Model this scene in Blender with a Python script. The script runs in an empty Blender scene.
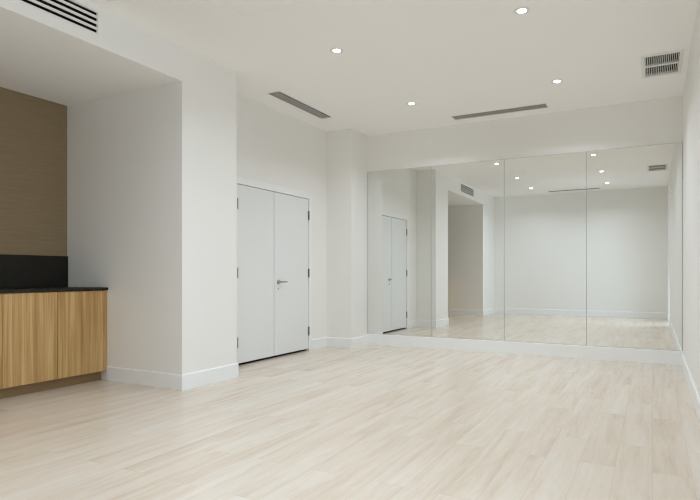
import bpy, bmesh, math, random
from mathutils import Vector
random.seed(7)
C = bpy.context.scene.collection
SC = bpy.context.scene

# ------------------------------------------------------------------ camera
cam_data = bpy.data.cameras.new('camera')
cam = bpy.data.objects.new('camera', cam_data); C.objects.link(cam)
cam.location = (0.0, 0.0, 1.03)
cam.rotation_euler = (math.pi / 2, 0.0, 0.4754)
cam_data.sensor_width = 36.0
cam_data.lens = 549.99 / 700 * 36.0
cam_data.shift_x = -19.465 / 700
cam_data.shift_y = 23.91 / 700
cam_data.clip_start = 0.02
SC.camera = cam

# ------------------------------------------------------------------ world, daylight, exposure
world = bpy.data.worlds.new('world'); SC.world = world
world.use_nodes = True
bg = world.node_tree.nodes['Background']
bg.inputs['Color'].default_value = (0.86, 0.93, 1.0, 1.0)
bg.inputs['Strength'].default_value = 1.0

def area_light(name, loc, rot, sx, sy, power, col, shape='RECTANGLE', spread=math.pi, parent=None):
    l = bpy.data.lights.new(name, 'AREA')
    l.shape = shape; l.size = sx; l.size_y = sy
    l.energy = power; l.color = col; l.spread = spread
    o = bpy.data.objects.new(name, l); C.objects.link(o)
    o.location = loc; o.rotation_euler = rot
    if parent: o.parent = parent
    return o

DAY_POWER = 25.0
LAMP_POWER = 10.8
ROW_POWER = {1.05: 1.0, 2.575: 0.9, 4.27: 0.6, 6.003: 1.6}   # dimming of the four lamp rows
# overcast daylight outside the tall window in the right wall, beside the camera
area_light('window_daylight', (0.56, 1.51, 1.40), (0, math.radians(70), 0), 2.6, 0.82, DAY_POWER, (0.65, 0.83, 1.0), spread=math.radians(128))

SC.view_settings.view_transform = 'Standard'
SC.view_settings.look = 'None'
SC.view_settings.gamma = 1.0
SC.view_settings.use_curve_mapping = False
SC.view_settings.exposure = -0.2
SC.cycles.use_denoising = True
SC.cycles.filter_width = 1.2
SC.cycles.max_bounces = 16
SC.cycles.diffuse_bounces = 10
SC.cycles.glossy_bounces = 6
SC.cycles.transparent_max_bounces = 8
SC.cycles.sample_clamp_indirect = 6.0

# ------------------------------------------------------------------ materials
def mat(name, col, rough=0.6, metal=0.0, spec=0.5):
    m = bpy.data.materials.new(name); m.use_nodes = True
    b = m.node_tree.nodes['Principled BSDF']
    b.inputs['Base Color'].default_value = (*col, 1)
    b.inputs['Roughness'].default_value = rough
    b.inputs['Metallic'].default_value = metal
    b.inputs['Specular IOR Level'].default_value = spec
    return m, m.node_tree.nodes, m.node_tree.links, b

def ramp(N, stops):
    r = N.new('ShaderNodeValToRGB')
    while len(r.color_ramp.elements) < len(stops): r.color_ramp.elements.new(0.5)
    for e, (p, c) in zip(r.color_ramp.elements, stops):
        e.position = p; e.color = (*c, 1)
    return r

def paint(name, col, rough, bump=0.02, scale=180.0):
    """roller-stippled paint"""
    m, N, L, b = mat(name, col, rough)
    t = N.new('ShaderNodeTexCoord')
    n = N.new('ShaderNodeTexNoise'); n.inputs['Scale'].default_value = scale; n.inputs['Detail'].default_value = 2
    L.new(t.outputs['Object'], n.inputs['Vector'])
    bp = N.new('ShaderNodeBump'); bp.inputs['Strength'].default_value = bump; bp.inputs['Distance'].default_value = 0.001
    L.new(n.outputs['Fac'], bp.inputs['Height']); L.new(bp.outputs['Normal'], b.inputs['Normal'])
    return m

M = {}
M['wall'] = paint('wall_paint', (0.858, 0.85, 0.825), 0.55)
M['ceiling'] = paint('ceiling_paint', (0.94, 0.93, 0.912), 0.85)
M['trim'] = paint('trim_paint', (0.875, 0.885, 0.885), 0.32, 0.01)
M['door'] = paint('door_paint', (0.80, 0.815, 0.81), 0.38, 0.01)
M['vent'] = paint('vent_enamel', (0.80, 0.79, 0.76), 0.4, 0.0)
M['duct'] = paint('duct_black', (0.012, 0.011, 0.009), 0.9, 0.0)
M['steel'] = mat('brushed_steel', (0.42, 0.43, 0.43), 0.34, 1.0)[0]
M['hinge'] = mat('satin_hinge', (0.30, 0.30, 0.29), 0.45, 1.0)[0]
M['mirror_edge'] = mat('mirror_edge', (0.50, 0.50, 0.46), 0.45, 0.2)[0]
M['closet'] = paint('closet_shade', (0.02, 0.018, 0.016), 0.9, 0.0)  # near-black, the shade inside the closet put into the colour
M['frame'] = paint('window_frame', (0.75, 0.75, 0.74), 0.4, 0.0)

# mirror glass, a touch green
m, N, L, b = mat('mirror_silver', (0.845, 0.86, 0.84), 0.0, 1.0)
M['mirror'] = m

# clear pane: mostly passes light, faint gloss
m, N, L, b = mat('window_glass', (1, 1, 1), 0.0)
tr = N.new('ShaderNodeBsdfTransparent'); gl = N.new('ShaderNodeBsdfGlossy'); gl.inputs['Roughness'].default_value = 0.0
mx = N.new('ShaderNodeMixShader'); mx.inputs[0].default_value = 0.06
L.new(tr.outputs[0], mx.inputs[1]); L.new(gl.outputs[0], mx.inputs[2])
L.new(mx.outputs[0], N['Material Output'].inputs['Surface'])
M['glass'] = m

# lamp lens
m, N, L, b = mat('lamp_lens', (0.9, 0.9, 0.9), 0.4)
b.inputs['Emission Color'].default_value = (1.0, 0.97, 0.93, 1)
b.inputs['Emission Strength'].default_value = 14.0
M['lens'] = m

# pale oak planks running towards the mirror
m, N, L, b = mat('oak_floor', (0.6, 0.5, 0.4), 0.27, spec=0.65)
t = N.new('ShaderNodeTexCoord')
sx = N.new('ShaderNodeSeparateXYZ'); L.new(t.outputs['Object'], sx.inputs[0])
cx = N.new('ShaderNodeCombineXYZ'); L.new(sx.outputs['Y'], cx.inputs['X']); L.new(sx.outputs['X'], cx.inputs['Y'])
br = N.new('ShaderNodeTexBrick'); L.new(cx.outputs[0], br.inputs['Vector'])
br.offset = 0.37; br.offset_frequency = 2; br.squash = 1.0
br.inputs['Scale'].default_value = 1.0
br.inputs['Brick Width'].default_value = 1.22
br.inputs['Row Height'].default_value = 0.178
br.inputs['Mortar Size'].default_value = 0.0009
br.inputs['Mortar Smooth'].default_value = 0.3
br.inputs['Color1'].default_value = (0, 0, 0, 1); br.inputs['Color2'].default_value = (1, 1, 1, 1)
br.inputs['Mortar'].default_value = (0.5, 0.5, 0.5, 1)
# each plank takes its own piece of grain
mp = N.new('ShaderNodeMapping'); mp.inputs['Scale'].default_value = (11.0, 0.9, 1.0)
ad = N.new('ShaderNodeVectorMath'); ad.operation = 'MULTIPLY_ADD'
ad.inputs[1].default_value = (3.1, 7.7, 11.0)
L.new(br.outputs['Color'], ad.inputs[0]); L.new(t.outputs['Object'], ad.inputs[2])
L.new(ad.outputs[0], mp.inputs['Vector'])
g1 = N.new('ShaderNodeTexNoise'); g1.inputs['Scale'].default_value = 1.0; g1.inputs['Detail'].default_value = 8; g1.inputs['Roughness'].default_value = 0.62; g1.inputs['Distortion'].default_value = 0.45
L.new(mp.outputs[0], g1.inputs['Vector'])
mp2 = N.new('ShaderNodeMapping'); mp2.inputs['Scale'].default_value = (60.0, 7.0, 1.0)
L.new(ad.outputs[0], mp2.inputs['Vector'])
g2 = N.new('ShaderNodeTexNoise'); g2.inputs['Scale'].default_value = 1.0; g2.inputs['Detail'].default_value = 3
L.new(mp2.outputs[0], g2.inputs['Vector'])
def math_node(op, a, bb, c=None):
    n = N.new('ShaderNodeMath'); n.operation = op
    for i, v in enumerate((a, bb, c)):
        if v is None: continue
        if isinstance(v, (int, float)): n.inputs[i].default_value = v
        else: L.new(v, n.inputs[i])
    return n.outputs[0]
bw = N.new('ShaderNodeRGBToBW'); L.new(br.outputs['Color'], bw.inputs[0])
s = math_node('MULTIPLY_ADD', bw.outputs[0], 0.10, math_node('MULTIPLY_ADD', g1.outputs['Fac'], 0.85, math_node('MULTIPLY', g2.outputs['Fac'], 0.22)))
FLOOR_RAMP = [(0.32, (0.575, 0.455, 0.34)), (0.57, (0.685, 0.595, 0.50)), (0.80, (0.735, 0.68, 0.61))]
r = ramp(N, FLOOR_RAMP); L.new(s, r.inputs[0])
mo = N.new('ShaderNodeMix'); mo.data_type = 'RGBA'; mo.blend_type = 'MULTIPLY'
mo.inputs[7].default_value = (0.80, 0.76, 0.71, 1)
L.new(br.outputs['Fac'], mo.inputs[0]); L.new(r.outputs[0], mo.inputs[6])
L.new(mo.outputs[2], b.inputs['Base Color'])
bp = N.new('ShaderNodeBump'); bp.inputs['Strength'].default_value = 0.12; bp.inputs['Distance'].default_value = 0.001
L.new(g2.outputs['Fac'], bp.inputs['Height']); L.new(bp.outputs['Normal'], b.inputs['Normal'])
M['floor'] = m

# honey oak veneer, grain standing upright
m, N, L, b = mat('oak_veneer', (0.4, 0.27, 0.14), 0.5, spec=0.35)
t = N.new('ShaderNodeTexCoord')
mp = N.new('ShaderNodeMapping'); mp.inputs['Scale'].default_value = (26.0, 30.0, 0.8)
L.new(t.outputs['Object'], mp.inputs['Vector'])
g1 = N.new('ShaderNodeTexNoise'); g1.inputs['Scale'].default_value = 1.0; g1.inputs['Detail'].default_value = 5; g1.inputs['Distortion'].default_value = 0.5
L.new(mp.outputs[0], g1.inputs['Vector'])
mp2 = N.new('ShaderNodeMapping'); mp2.inputs['Scale'].default_value = (170.0, 200.0, 2.0)
L.new(t.outputs['Object'], mp2.inputs['Vector'])
g2 = N.new('ShaderNodeTexNoise'); g2.inputs['Scale'].default_value = 1.0; g2.inputs['Detail'].default_value = 3
L.new(mp2.outputs[0], g2.inputs['Vector'])
s = math_node('MULTIPLY_ADD', g1.outputs['Fac'], 0.85, math_node('MULTIPLY', g2.outputs['Fac'], 0.32))
r = ramp(N, [(0.40, (0.33, 0.18, 0.06)), (0.57, (0.49, 0.30, 0.115)), (0.72, (0.61, 0.41, 0.185))])
L.new(s, r.inputs[0]); L.new(r.outputs[0], b.inputs['Base Color'])
M['oak'] = m
M['kick'] = paint('kick_shaded_oak', (0.27, 0.175, 0.085), 0.6, 0.0)  # oak brown darkened, shade of the recess put into the colour

# dark stone worktop
m, N, L, b = mat('dark_stone', (0.02, 0.018, 0.015), 0.42, spec=0.32)
t = N.new('ShaderNodeTexCoord'); n = N.new('ShaderNodeTexNoise'); n.inputs['Scale'].default_value = 14; n.inputs['Detail'].default_value = 6
L.new(t.outputs['Object'], n.inputs['Vector'])
r = ramp(N, [(0.3, (0.007, 0.0055, 0.003)), (0.75, (0.015, 0.012, 0.0075))]); L.new(n.outputs['Fac'], r.inputs[0]); L.new(r.outputs[0], b.inputs['Base Color'])
M['stone'] = m

# woven brown wallcovering, fine level threads
m, N, L, b = mat('woven_wallcovering', (0.14, 0.11, 0.07), 0.85, spec=0.2)
t = N.new('ShaderNodeTexCoord')
mp = N.new('ShaderNodeMapping'); mp.inputs['Scale'].default_value = (5.0, 5.0, 150.0)
L.new(t.outputs['Object'], mp.inputs['Vector'])
n = N.new('ShaderNodeTexNoise'); n.inputs['Scale'].default_value = 1.0; n.inputs['Detail'].default_value = 4
L.new(mp.outputs[0], n.inputs['Vector'])
mp2 = N.new('ShaderNodeMapping'); mp2.inputs['Scale'].default_value = (160.0, 160.0, 12.0)
L.new(t.outputs['Object'], mp2.inputs['Vector'])
n2 = N.new('ShaderNodeTexNoise'); n2.inputs['Scale'].default_value = 1.0
L.new(mp2.outputs[0], n2.inputs['Vector'])
s = math_node('MULTIPLY_ADD', n.outputs['Fac'], 0.75, math_node('MULTIPLY', n2.outputs['Fac'], 0.25))
r = ramp(N, [(0.30, (0.245, 0.182, 0.106)), (0.70, (0.295, 0.226, 0.138))])
L.new(s, r.inputs[0]); L.new(r.outputs[0], b.inputs['Base Color'])
M['weave'] = m

# ------------------------------------------------------------------ mesh helpers
def box(bm, x0, x1, y0, y1, z0, z1, bevel=0.0, seg=2):
    vs = [bm.verts.new((x, y, z)) for x in (x0, x1) for y in (y0, y1) for z in (z0, z1)]
    f = [(0, 1, 3, 2), (4, 6, 7, 5), (0, 4, 5, 1), (2, 3, 7, 6), (0, 2, 6, 4), (1, 5, 7, 3)]
    fs = [bm.faces.new([vs[i] for i in q]) for q in f]
    if bevel > 0:
        es = list({e for q in fs for e in q.edges})
        bmesh.ops.bevel(bm, geom=es, offset=bevel, segments=seg, affect='EDGES', profile=0.5)

def slab(bm, axis, d0, d1, u0, u1, v0, v1, holes=()):
    """a slab across `axis` between d0 and d1 with rectangular holes (ua, ub, va, vb) cut through"""
    us = sorted({u0, u1, *[h[0] for h in holes], *[h[1] for h in holes]})
    vs = sorted({v0, v1, *[h[2] for h in holes], *[h[3] for h in holes]})
    us = [u for u in us if u0 <= u <= u1]; vs = [v for v in vs if v0 <= v <= v1]
    def solid(i, j):
        if not (0 <= i < len(us) - 1 and 0 <= j < len(vs) - 1): return False
        cu, cv = (us[i] + us[i + 1]) / 2, (vs[j] + vs[j + 1]) / 2
        return not any(h[0] < cu < h[1] and h[2] < cv < h[3] for h in holes)
    cache = {}
    def V(u, v, d):
        k = (u, v, d)
        if k not in cache:
            p = {'x': (d, u, v), 'y': (u, d, v), 'z': (u, v, d)}[axis]
            cache[k] = bm.verts.new(p)
        return cache[k]
    for i in range(len(us) - 1):
        for j in range(len(vs) - 1):
            if not solid(i, j): continue
            a, b_, c, d = us[i], us[i + 1], vs[j], vs[j + 1]
            for dd in (d0, d1):
                bm.faces.new([V(a, c, dd), V(b_, c, dd), V(b_, d, dd), V(a, d, dd)])
            for (ii, jj, p, q) in ((i - 1, j, (a, c), (a, d)), (i + 1, j, (b_, c), (b_, d)), (i, j - 1, (a, c), (b_, c)), (i, j + 1, (a, d), (b_, d))):
                if not solid(ii, jj):
                    bm.faces.new([V(*p, d0), V(*q, d0), V(*q, d1), V(*p, d1)])

def cyl(bm, p0, p1, r0, r1=None, n=24, cap=True):
    r1 = r0 if r1 is None else r1
    p0, p1 = Vector(p0), Vector(p1); d = (p1 - p0).normalized()
    a = d.orthogonal().normalized(); b_ = d.cross(a)
    A = [bm.verts.new(p0 + r0 * (a * math.cos(t) + b_ * math.sin(t))) for t in [2 * math.pi * k / n for k in range(n)]]
    B = [bm.verts.new(p1 + r1 * (a * math.cos(t) + b_ * math.sin(t))) for t in [2 * math.pi * k / n for k in range(n)]]
    for k in range(n):
        bm.faces.new([A[k], A[(k + 1) % n], B[(k + 1) % n], B[k]])
    if cap:
        bm.faces.new(A); bm.faces.new(B)

def lathe(bm, cx, cy, prof, n=32):
    """profile of (radius, z) turned about a vertical axis"""
    rings = [[bm.verts.new((cx + r_ * math.cos(2 * math.pi * k / n), cy + r_ * math.sin(2 * math.pi * k / n), z)) for k in range(n)] for r_, z in prof]
    for A, B in zip(rings, rings[1:]):
        for k in range(n):
            bm.faces.new([A[k], A[(k + 1) % n], B[(k + 1) % n], B[k]])

def sweep(bm, path, h, t):
    """skirting profile carried along a floor path, the room on the right-hand side, mitred corners"""
    prof = [(0, 0), (t, 0), (t, h - 0.008), (t - 0.003, h - 0.002), (t - 0.008, h), (0, h)]
    P = [Vector(p) for p in path]
    rows = []
    for i, p in enumerate(P):
        ns = []
        if i > 0: d = (P[i] - P[i - 1]).normalized(); ns.append(Vector((d.y, -d.x)))
        if i < len(P) - 1: d = (P[i + 1] - P[i]).normalized(); ns.append(Vector((d.y, -d.x)))
        n = ns[0] if len(ns) == 1 else (ns[0] + ns[1]) / (1 + ns[0].dot(ns[1]))
        rows.append([bm.verts.new((p.x + n.x * a, p.y + n.y * a, z)) for a, z in prof])
    k = len(prof)
    for A, B in zip(rows, rows[1:]):
        for j in range(k):
            bm.faces.new([A[j], A[(j + 1) % k], B[(j + 1) % k], B[j]])
    bm.faces.new(rows[0]); bm.faces.new(rows[-1])

def obj(name, bm, m, parent=None, smooth=False):
    bmesh.ops.recalc_face_normals(bm, faces=bm.faces[:])
    if parent is not None:
        bmesh.ops.translate(bm, verts=bm.verts[:], vec=-world_loc(parent))
    me = bpy.data.meshes.new(name); bm.to_mesh(me); bm.free()
    if smooth:
        for p in me.polygons: p.use_smooth = True
        me.set_sharp_from_angle(angle=math.radians(35))
    me.materials.append(m)
    o = bpy.data.objects.new(name, me); C.objects.link(o)
    if parent is not None: o.parent = parent
    return o

def world_loc(o):
    v = Vector((0, 0, 0))
    while o is not None:
        v = v + o.location; o = o.parent
    return v

def thing(name, label, cat, loc, group=None):
    o = bpy.data.objects.new(name, None); C.objects.link(o)
    o.location = loc; o.empty_display_size = 0.1
    o['label'] = label; o['category'] = cat
    if group: o['group'] = group
    return o

def tag(o, label, cat, group=None):
    o['label'] = label; o['category'] = cat
    if group: o['group'] = group
    return o

def struct(name, bm, m, label=None, cat=None, smooth=False):
    o = obj(name, bm, m, smooth=smooth); o['kind'] = 'structure'
    if label: o['label'] = label
    if cat: o['category'] = cat
    return o

def B(): return bmesh.new()

# ------------------------------------------------------------------ room measures (metres)
XR = 0.302            # right wall
YM = 7.138            # mirror wall
YR = -0.12            # rear wall
XF = -3.704           # pier, bulkhead and column face
XD = -4.109           # door wall
XA = -5.299           # alcove back
YA0, YA1 = 0.978, 3.57   # alcove ends
YP = 4.286            # far side of the pier
YC = 6.652            # column front
H = 3.042             # ceiling
HA = 2.743            # alcove ceiling
DY0, DY1, DYM, DZ = 4.762, 6.187, 5.435, 2.03   # double door
WT = 0.12

# ------------------------------------------------------------------ structure
bm = B(); box(bm, XA - WT, XR + 0.25, YR - WT, YM + WT, -0.1, 0.0)
struct('floor', bm, M['floor'], 'pale oak plank floor of the empty room', 'floor')

LIGHTS = [(lx, ly) for lx in (-2.53, -0.888) for ly in (1.05, 2.575, 4.27, 6.003)]
SLOTS = [('x', -2.29, -1.12, 6.72, 6.895), ('x', -2.26, -1.10, 0.22, 0.395), ('y', -3.815, -3.658, 4.93, 6.055)]
GRILLES = [(-0.066, 0.221, 5.71, 6.265), (-0.066, 0.221, 2.22, 2.775)]
holes = [(x - 0.04, x + 0.04, y - 0.04, y + 0.04) for x, y in LIGHTS]
holes += [s_[1:] for s_ in SLOTS] + GRILLES
bm = B(); slab(bm, 'z', H, H + 0.12, XD - 0.3, XR + 0.25, YR - WT, YM + WT, holes)
struct('ceiling', bm, M['ceiling'], 'white painted ceiling with recessed lights', 'ceiling')
bm = B(); box(bm, XA - WT, XF - WT, YA0, YA1, HA, HA + 0.12); box(bm, XA, XF - 0.0005, YA0, YA1, HA - 0.003, HA)
struct('ceiling_alcove', bm, M['ceiling'], 'lowered ceiling over the cabinet alcove', 'ceiling')

# bulkhead and pier in one plane, with the alcove mouth and the air grille cut out
GR = (1.752, 2.735, 2.832, 2.990)
bm = B(); slab(bm, 'x', XF - WT, XF, YR - WT, YP, 0, H, [(YA0, YA1, -1, HA), GR])
struct('wall_front', bm, M['wall'], 'white bulkhead and pier framing the cabinet alcove', 'wall')
bm = B(); box(bm, XA - WT, XF - WT, YA1, YP, 0, H)
struct('wall_alcove_far', bm, M['wall'], 'white end wall of the alcove beside the oak cabinet', 'wall')
bm = B(); box(bm, XA - WT, XF - WT, YR - WT, YA0, 0, H)
struct('wall_alcove_near', bm, M['wall'], 'white near end wall of the alcove', 'wall')
bm = B(); box(bm, XA - WT, XA, YA0, YA1, 0, HA)
struct('wall_alcove_back', bm, M['weave'], 'brown woven wallcovering above the dark backsplash', 'wall')
OG = 0.008
bm = B(); slab(bm, 'x', XD - WT, XD, YP, YC, 0, H, [(DY0 - 0.022, DY1 + 0.022, -1, DZ + 0.022)])
struct('wall_left', bm, M['wall'], 'white wall around the double closet doors', 'wall')
bm = B(); box(bm, XD - WT, XF, YC, YM + WT, 0, H)
struct('wall_column', bm, M['wall'], 'white corner column beside the mirrors', 'wall')
bm = B(); box(bm, XF, XR + 0.25, YM, YM + WT, 0, H)
struct('wall_back', bm, M['wall'], 'white wall carrying the mirrors', 'wall')
WY0, WY1, WZ = 0.72, 1.97, 2.78
bm = B(); slab(bm, 'x', XR, XR + 0.25, YR - WT, YM, 0, H, [(WY0, WY1, -1, WZ)])
struct('wall_right', bm, M['wall'], 'plain white wall right of the mirrors', 'wall')
bm = B(); box(bm, XF, XR, YR - WT, YR, 0, H)
struct('wall_rear', bm, M['wall'], 'white rear wall seen in the mirrors', 'wall')
# closet behind the doors: shade of the inside painted near-black
bm = B()
box(bm, XD - 0.62, XD - 0.60, DY0 - 0.1, DY1 + 0.1, 0, 2.2)
box(bm, XD - 0.60, XD - WT, DY0 - 0.12, DY0 - 0.1, 0, 2.2)
box(bm, XD - 0.60, XD - WT, DY1 + 0.1, DY1 + 0.12, 0, 2.2)
box(bm, XD - 0.60, XD - WT, DY0 - 0.1, DY1 + 0.1, 2.2, 2.22)
box(bm, XD - 0.60, XD - 0.045, DY0 - 0.018, DY1 + 0.018, 0.0, 0.003)  # thin near-black floor sheet, stands in for shade in the door gap
struct('wall_closet', bm, M['closet'], 'closet inside behind the double doors, its shade painted near-black', 'wall')

# tall window in the right wall, beside the camera
w = bpy.data.objects.new('window_1', None); C.objects.link(w); w.location = (XR + 0.2, 1.345, 0)
w['kind'] = 'structure'; w['label'] = 'tall glazed window in the right wall'; w['category'] = 'window'
bm = B()
fx0, fx1 = XR + 0.17, XR + 0.23
box(bm, fx0, fx1, WY0, WY0 + 0.055, 0, WZ, 0.004); box(bm, fx0, fx1, WY1 - 0.055, WY1, 0, WZ, 0.004)
box(bm, fx0, fx1, WY0 + 0.055, WY1 - 0.055, 0, 0.07, 0.004); box(bm, fx0, fx1, WY0 + 0.055, WY1 - 0.055, WZ - 0.055, WZ, 0.004)
box(bm, fx0, fx1, 1.325, 1.365, 0.07, WZ - 0.055, 0.004)
obj('window_frame', bm, M['frame'], w)
for ya, yb in ((WY0 + 0.055, 1.325), (1.365, WY1 - 0.055)):
    bm = B(); box(bm, XR + 0.197, XR + 0.203, ya, yb, 0.07, WZ - 0.055); obj('pane', bm, M['glass'], w)

# skirting boards
BH, BT = 0.138, 0.014
def skirting(side, path, h=BH, t=BT, label=None):
    bm = B(); sweep(bm, path, h, t)
    struct('baseboard_' + side, bm, M['trim'], label, 'baseboard')
CAS = 0.067
skirting('front', [(-4.684, YA1), (XF, YA1), (XF, YP), (XD, YP), (XD, DY0 - CAS)], label='white baseboard around the pier')
skirting('left', [(XD, DY1 + CAS), (XD, YC), (XF, YC), (XF, YM - 0.018)], label='white baseboard around the corner column')
skirting('back', [(XF, YM), (XR, YM)], 0.159, 0.018, label='white baseboard under the mirrors')
skirting('right', [(XR, YM - 0.018), (XR, WY1), (XR + 0.165, WY1)], label='white baseboard along the right wall')
skirting('rear', [(XR + 0.165, WY0), (XR, WY0), (XR, YR), (XF, YR), (XF, YA0), (-4.684, YA0)], label='white baseboard along the rear wall')

# door casing and lining
bm = B()
for y0, y1 in ((DY0 - CAS, DY0 - 0.004), (DY1 + 0.004, DY1 + CAS)):
    box(bm, XD, XD + 0.012, y0, y1, 0, DZ + 0.088, 0.002)
box(bm, XD, XD + 0.012, DY0 - 0.004, DY1 + 0.004, DZ + 0.006, DZ + 0.088, 0.002)
for y0, y1 in ((DY0 - 0.022, DY0 - 0.004), (DY1 + 0.004, DY1 + 0.022)):
    box(bm, XD - WT, XD, y0, y1, 0, DZ + 0.022)
box(bm, XD - WT, XD, DY0 - 0.004, DY1 + 0.004, DZ + 0.006, DZ + 0.022)
struct('trim_1', bm, M['trim'], 'white flat casing around the double closet doors', 'door casing')

# ------------------------------------------------------------------ closet doors
def door(name, y0, y1, hinge_y, hinge_dir, label, lever=False):
    d = bpy.data.objects.new(name, None); C.objects.link(d)
    d.location = (XD, hinge_y, 0); d['kind'] = 'structure'; d['label'] = label; d['category'] = 'door'
    bm = B(); box(bm, XD - 0.040, XD + 0.003, y0, y1, 0.030, DZ, 0.0015)
    leaf = obj('door_leaf', bm, M['door'], d)
    for z0, z1 in ((1.752, 1.872), (0.985, 1.098), (0.207, 0.322)):
        bm = B()
        yk = hinge_y + hinge_dir * 0.002
        n = 5; g = 0.0012; step = (z1 - z0) / n
        for k in range(n):   # knuckles
            cyl(bm, (XD + 0.012, yk, z0 + k * step + g / 2), (XD + 0.012, yk, z0 + (k + 1) * step - g / 2), 0.0075, n=14)
        cyl(bm, (XD + 0.012, yk, z0 - 0.004), (XD + 0.012, yk, z1 + 0.004), 0.004, n=10)
        box(bm, XD + 0.003, XD + 0.006, yk - hinge_dir * 0.016, yk, z0, z1)
        h = obj('hinge', bm, M['hinge'], d, True); h['label'] = 'grey metal hinge'
    if lever:
        yl, zl = 5.517, 0.932
        hd = bpy.data.objects.new('door_handle', None)
        bm = B()
        cyl(bm, (XD + 0.003, yl, zl), (XD + 0.011, yl, zl), 0.027, n=32)
        cyl(bm, (XD + 0.011, yl, zl), (XD + 0.014, yl, zl), 0.027, 0.023, n=32)
        cyl(bm, (XD + 0.014, yl, zl), (XD + 0.052, yl, zl), 0.011, n=24)
        # lever: round bar bending from the spindle along the door, towards the hinges
        pts = [(0.046, 0.0), (0.054, 0.010), (0.056, 0.03), (0.056, 0.075), (0.054, 0.108), (0.046, 0.122)]
        for (a, p), (c_, q) in zip(pts, pts[1:]):
            cyl(bm, (XD + a, yl + p, zl), (XD + c_, yl + q, zl), 0.0095, n=18)
        # latch turn below
        cyl(bm, (XD + 0.003, yl, zl - 0.085), (XD + 0.007, yl, zl - 0.085), 0.010, n=20)
        h = obj('door_handle', bm, M['steel'], d, True); h['label'] = 'satin steel lever handle'
    return d
door('door_1', DY0, DYM - 0.005, DY0, -1, 'near white flush leaf of the double closet doors, without handle')
door('door_2', DYM + 0.005, DY1, DY1, 1, 'far white flush leaf of the double closet doors, with steel lever', True)

# ------------------------------------------------------------------ mirrors
MZ0, MZ1 = 0.161, 2.515
ME = [XF + 0.002, -2.713, -1.708, -0.714, XR - 0.002]
MLAB = ['leftmost tall frameless mirror panel, next to the corner column and reflecting the closet doors',
        'second tall mirror panel from the left, reflecting the alcove opening',
        'third tall mirror panel from the left, reflecting blank rear wall',
        'rightmost tall mirror panel, touching the right wall']
for k in range(4):
    x0, x1 = ME[k] + 0.0012, ME[k + 1] - 0.0012
    mr = thing('wall_mirror', MLAB[k], 'mirror', ((x0 + x1) / 2, YM, MZ0), 'mirror panels on the far wall')
    e = 0.0019
    bm = B(); box(bm, x0 + e, x1 - e, YM - 0.009, YM - 0.003, MZ0 + e, MZ1 - e); obj('mirror_glass', bm, M['mirror'], mr)
    bm = B(); slab(bm, 'y', YM - 0.0105, YM, x0, x1, MZ0, MZ1, [(x0 + e, x1 - e, MZ0 + e, MZ1 - e)])
    ed = obj('edge_trim', bm, M['mirror_edge'], mr); ed['label'] = 'thin dull metal edge'

# ------------------------------------------------------------------ ceiling lights
near = {1.05: 'first from the rear wall', 2.575: 'second from the rear wall', 4.27: 'third from the rear wall', 6.003: 'nearest the mirror wall'}
def downlight(x, y, label):
    d = thing('recessed_light', label, 'ceiling light', (x, y, H), 'recessed ceiling downlights')
    bm = B(); lathe(bm, x, y, [(0.034, H + 0.004), (0.035, H - 0.002), (0.045, H - 0.0026), (0.062, H - 0.002), (0.064, H - 0.0002)])
    obj('trim_ring', bm, M['vent'], d, True)
    bm = B(); cyl(bm, (x, y, H - 0.0035), (x, y, H + 0.012), 0.0335, n=32)
    l = obj('lens', bm, M['lens'], d); l['label'] = 'glowing round lens'
    area_light('lamp', (0, 0, -0.005), (0, 0, 0), 0.06, 0.06, LAMP_POWER * ROW_POWER[y], (0.82, 0.91, 1.0), 'DISK', math.radians(142), d)
for x, y in LIGHTS:
    row = 'left row by the alcove' if x < -2 else 'right row by the plain wall'
    downlight(x, y, f'small round recessed ceiling light, {row}, {near[y]}')

# ------------------------------------------------------------------ ceiling vents
def duct(bm, x0, x1, y0, y1, z0, z1, t=0.004):
    slab(bm, 'z', z0, z1 - t, x0, x1, y0, y1, [(x0 + t, x1 - t, y0 + t, y1 - t)])
    box(bm, x0, x1, y0, y1, z1 - t, z1)
def linear_vent(ax, x0, x1, y0, y1, n, label, mm, rim=0.009, gap=0.5):
    v = thing('linear_vent', label, 'vent', ((x0 + x1) / 2, (y0 + y1) / 2, H), 'linear slot vents in the ceiling')
    bm = B(); duct(bm, x0, x1, y0, y1, H + 0.004, H + 0.1); obj('duct', bm, M['duct'], v)
    bm = B(); slab(bm, 'z', H - 0.003, H + 0.004, x0 - 0.006, x1 + 0.006, y0 - 0.006, y1 + 0.006, [(x0 + rim, x1 - rim, y0 + rim, y1 - rim)])
    obj('frame', bm, M['vent'], v)
    a0, a1 = (y0 + rim, y1 - rim) if ax == 'x' else (x0 + rim, x1 - rim)
    pitch = (a1 - a0) / n; wv = pitch * (1 - gap)
    for k in range(1, n):
        c_ = a0 + k * pitch
        bm = B()
        if ax == 'x': box(bm, x0 + rim, x1 - rim, c_ - wv / 2, c_ + wv / 2, H - 0.001, H + 0.003)
        else: box(bm, c_ - wv / 2, c_ + wv / 2, y0 + rim, y1 - rim, H - 0.0025, H - 0.0015)
        obj('blade', bm, mm, v)
M['blade_grey'] = paint('blade_grey', (0.36, 0.35, 0.31), 0.5, 0.0)
linear_vent(*SLOTS[0], 6, 'long slim grey slot vent in the ceiling just in front of the mirror wall', M['blade_grey'], 0.006, 0.4)
linear_vent(*SLOTS[1], 6, 'long slim slot vent by the rear wall, seen only in the mirrors', M['blade_grey'], 0.006, 0.4)
linear_vent(*SLOTS[2], 4, 'dark four slot ceiling vent above the closet doors', M['vent'], 0.004, 0.60)

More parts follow.
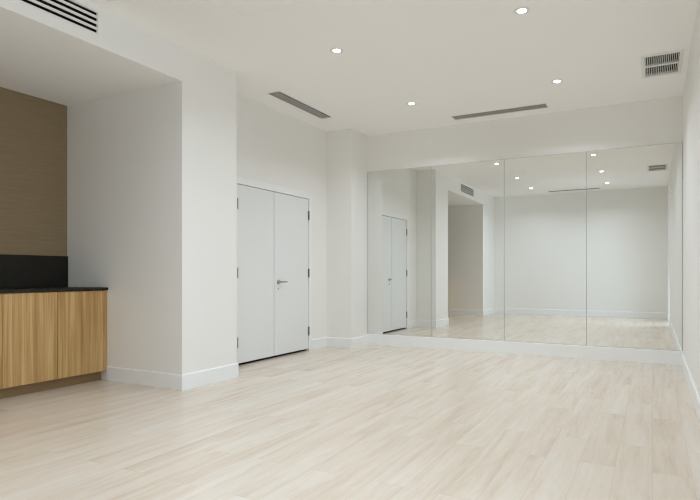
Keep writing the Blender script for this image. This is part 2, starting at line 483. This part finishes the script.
def square_grille(x0, x1, y0, y1, label):
    v = thing('return_grille', label, 'vent', ((x0 + x1) / 2, (y0 + y1) / 2, H), 'louvred return grilles in the ceiling')
    bm = B(); duct(bm, x0, x1, y0, y1, H + 0.02, H + 0.1); obj('duct', bm, M['duct'], v)
    bm = B(); slab(bm, 'z', H - 0.005, H, x0 - 0.032, x1 + 0.032, y0 - 0.045, y1 + 0.045, [(x0, x1, y0, y1)])
    obj('frame', bm, M['vent'], v)
    ym = (y0 + y1) / 2
    bm = B(); box(bm, x0, x1, ym - 0.016, ym + 0.016, H - 0.004, H + 0.018); obj('crossbar', bm, M['vent'], v)
    n = 18; p = (x1 - x0) / n
    for ya, yb in ((y0, ym - 0.016), (ym + 0.016, y1)):
        for k in range(n):
            c_ = x0 + (k + 0.5) * p
            bm = B()
            a = [(c_ - 0.0042, H - 0.003), (c_ - 0.0005, H - 0.003), (c_ + 0.0042, H + 0.015), (c_ + 0.0005, H + 0.015)]
            A = [bm.verts.new((q[0], ya, q[1])) for q in a]; Bv = [bm.verts.new((q[0], yb, q[1])) for q in a]
            for j in range(4): bm.faces.new([A[j], A[(j + 1) % 4], Bv[(j + 1) % 4], Bv[j]])
            bm.faces.new(A); bm.faces.new(Bv)
            obj('louvre', bm, M['vent'], v)
square_grille(*GRILLES[0], 'white louvred ceiling grille beside the right wall, nearer the mirrors')
square_grille(*GRILLES[1], 'white louvred ceiling grille nearer the rear wall, seen only in the mirrors')

# four slot grille in the bulkhead above the alcove
y0, y1, z0, z1 = GR
v = thing('bulkhead_grille', 'white wall grille with four dark slots in the bulkhead above the alcove', 'vent', (XF, (y0 + y1) / 2, z0))
bm = B()
slab(bm, 'x', XF - 0.11, XF - 0.012, y0, y1, z0, z1, [(y0 + 0.004, y1 - 0.004, z0 + 0.004, z1 - 0.004)])
box(bm, XF - 0.114, XF - 0.11, y0, y1, z0, z1)
obj('duct', bm, M['duct'], v)
bm = B(); slab(bm, 'x', XF - 0.012, XF + 0.003, y0 - 0.008, y1 + 0.008, z0 - 0.008, z1 + 0.008, [(y0 + 0.002, y1 - 0.002, z0 + 0.002, z1 - 0.002)])
obj('frame', bm, M['vent'], v)
SLOT_H = 0.0235; p = (z1 - z0 - 0.004 - SLOT_H) / 3
for k in range(3):
    za, zb = z0 + 0.002 + k * p + SLOT_H, z0 + 0.002 + (k + 1) * p
    bm = B(); box(bm, XF - 0.006, XF + 0.002, y0 + 0.002, y1 - 0.002, za, zb, 0.001)
    obj('blade', bm, M['vent'], v)

# access panel flush in the ceiling
a0, a1, b0, b1 = -2.83, -2.20, 2.78, 3.40
v = thing('access_panel', 'faint square access panel flush in the ceiling, at the top edge of the photo', 'ceiling panel', ((a0 + a1) / 2, (b0 + b1) / 2, H))
bm = B(); slab(bm, 'z', H - 0.003, H, a0, a1, b0, b1, [(a0 + 0.014, a1 - 0.014, b0 + 0.014, b1 - 0.014)]); obj('frame', bm, M['ceiling'], v)
bm = B(); box(bm, a0 + 0.017, a1 - 0.017, b0 + 0.017, b1 - 0.017, H - 0.003, H - 0.0002); obj('panel', bm, M['ceiling'], v)

# ------------------------------------------------------------------ cabinet run in the alcove
XC = -4.687
def base_cabinet(y0, y1, seams, label, filler=None):
    c = thing('base_cabinet', label, 'cabinet', ((XA + XC) / 2, (y0 + y1) / 2, 0), 'oak base cabinets in the alcove')
    xb = XC - 0.021
    bm = B()
    box(bm, XA + 0.003, xb, y0 + 0.0005, y0 + 0.019, 0.1, 0.873); box(bm, XA + 0.003, xb, y1 - 0.019, y1 - 0.0005, 0.1, 0.873)
    box(bm, XA + 0.003, xb, y0 + 0.019, y1 - 0.019, 0.1, 0.118); box(bm, XA + 0.003, XA + 0.012, y0 + 0.019, y1 - 0.019, 0.118, 0.873)
    box(bm, xb - 0.09, xb, y0 + 0.019, y1 - 0.019, 0.853, 0.873)
    obj('carcass', bm, M['oak'], c)
    for a, b2 in zip(seams, seams[1:]):
        bm = B(); box(bm, XC - 0.019, XC, a + 0.002, b2 - 0.002, 0.099, 0.869, 0.001); obj('door', bm, M['oak'], c)
    if filler:
        bm = B(); box(bm, XC - 0.019, XC - 0.003, filler[0] + 0.004, filler[1], 0.099, 0.872, 0.001); obj('filler_strip', bm, M['oak'], c)
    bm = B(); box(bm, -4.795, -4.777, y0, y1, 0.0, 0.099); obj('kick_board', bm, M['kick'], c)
    return c
base_cabinet(2.600, 3.5685, [2.600, 3.067, 3.531], 'oak veneer base cabinet with two flat doors beside the white alcove end wall', (3.531, 3.5685))
base_cabinet(0.980, 2.600, [1.020, 1.547, 2.073, 2.600], 'oak veneer base cabinet continuing left, barely in the frame at its edge', (0.980, 1.020))
bm = B(); box(bm, XA + 0.001, XC + 0.012, YA0 + 0.001, YA1 - 0.001, 0.8745, 0.9005, 0.0015)
tag(obj('worktop', bm, M['stone'], None), 'thin dark stone worktop lying on the oak cabinets', 'worktop')
bm = B(); box(bm, XA + 0.001, XA + 0.021, YA0 + 0.001, YA1 - 0.004, 0.901, 1.209, 0.0015)
tag(obj('backsplash', bm, M['stone'], None), 'black stone backsplash standing on the worktop against the brown wall', 'backsplash')
